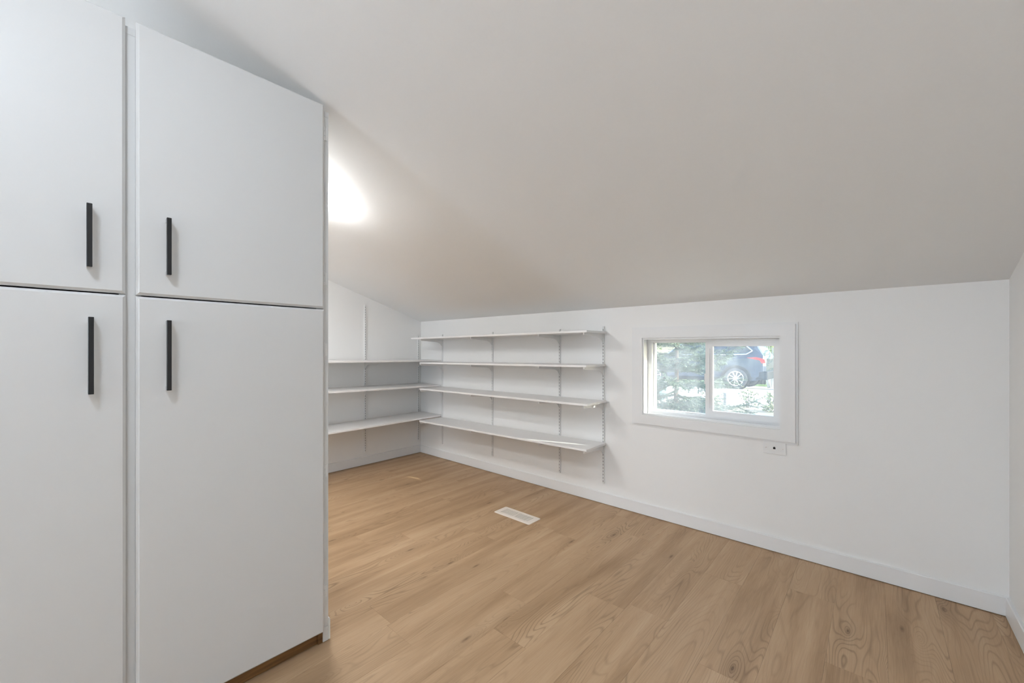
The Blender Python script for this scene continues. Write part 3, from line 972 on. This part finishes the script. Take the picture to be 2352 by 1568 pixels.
def trim_line(pts, wd):
    for s in (1, -1):
        bm = bmesh.new()
        for (xa, za), (xb, zb) in zip(pts[:-1], pts[1:]):
            a = Vector((xa, s * (side_y(za) - 0.022), za)); c = Vector((xb, s * (side_y(zb) - 0.022), zb))
            tube_bm(bm, a, c, wd, wd, 6)
        o = obj_bm('window_trim', bm, M['chrome'], CAR)
trim_line([(-1.1, 1.13), (0.0, 1.14), (0.9, 1.155), (1.50, 1.175), (1.68, 1.29), (1.30, 1.62), (0.9, 1.65), (-0.5, 1.61)], 0.022)
for s in (1, -1):
    bm = bmesh.new()
    pts = [(1.52, 1.06), (1.80, 1.08), (2.03, 1.02), (2.05, 0.90), (1.96, 0.88), (1.90, 0.98)]
    prism_bm(bm, pts, 'y', s * 0.80, s * 0.955)
    o = obj_bm('tail_light', bm, M['tail'], CAR); o['label'] = 'red tail light'
box('bumper', 1.62, 2.12, -0.90, 0.90, 0.34, 0.62, M['cladding'], CAR, 0.04, 2)
box('sill', -1.0, 0.72, -0.955, 0.955, 0.24, 0.36, M['cladding'], CAR, 0.02, 1)
RW_, WR = 0.36, 0.25
def wheel(x, s):
    bm = bmesh.new()
    n = 32
    pr = [(0.25, -0.10), (0.33, -0.11), (0.355, -0.085), (0.36, 0.0), (0.355, 0.085), (0.33, 0.11), (0.25, 0.10)]
    rings = [[bm.verts.new((rr * math.cos(2 * PI * k / n), yy, rr * math.sin(2 * PI * k / n))) for k in range(n)] for rr, yy in pr]
    rings.append(rings[0])
    for A, B in zip(rings[:-1], rings[1:]):
        for k in range(n): bm.faces.new((A[k], A[(k + 1) % n], B[(k + 1) % n], B[k]))
    t = obj_bm('wheel', bm, M['rubber'], CAR, True)
    t.location = (x, s * 0.87, RW_)
    bm = bmesh.new()
    y0, y1 = s * 0.06, s * 0.095
    for r0, r1 in ((0.222, 0.256), (0.0, 0.055)):
        ri = [[bm.verts.new((rr * math.cos(2 * PI * k / n), yy, rr * math.sin(2 * PI * k / n))) for k in range(n)] for rr, yy in ((max(r0, 0.002), y0), (r1, y0), (r1, y1), (max(r0, 0.002), y1))]
        ri.append(ri[0])
        for A, B in zip(ri[:-1], ri[1:]):
            for k in range(n): bm.faces.new((A[k], A[(k + 1) % n], B[(k + 1) % n], B[k]))
    for k in range(10):
        a = 2 * PI * k / 10 + 0.1
        tube_bm(bm, (0.05 * math.cos(a), s * 0.088, 0.05 * math.sin(a)), (0.228 * math.cos(a), s * 0.082, 0.228 * math.sin(a)), 0.018, 0.022, 6)
    obj_bm('rim', bm, M['chrome'], t)
    bm = bmesh.new(); tube_bm(bm, (0, s * 0.02, 0), (0, s * 0.05, 0), 0.24, 0.24, 24)
    obj_bm('brake_disc', bm, M['dark'], t)
    # arch cladding
    bm = bmesh.new()
    n2 = 16
    ro, ri_ = 0.47, 0.395
    V = []
    for k in range(n2 + 1):
        a = PI * k / n2
        V.append([bm.verts.new((x + rr * math.cos(a), yy, RW_ + rr * math.sin(a) - 0.03)) for rr, yy in ((ro, s * 0.80), (ro, s * 0.972), (ri_, s * 0.972), (ri_, s * 0.80))])
    for A, B in zip(V[:-1], V[1:]):
        for k in range(4): bm.faces.new((A[k], A[(k + 1) % 4], B[(k + 1) % 4], B[k]))
    bm.faces.new(V[0]); bm.faces.new(list(reversed(V[-1])))
    obj_bm('wheel_arch', bm, M['cladding'], CAR)
    bm = bmesh.new(); tube_bm(bm, (x, s * 0.90, RW_), (x, s * 0.953, RW_), 0.41, 0.41, 24)
    obj_bm('arch_liner', bm, M['dark'], CAR)
for s in (-1, 1):
    wheel(ox, s); wheel(ox - 2.78, s)
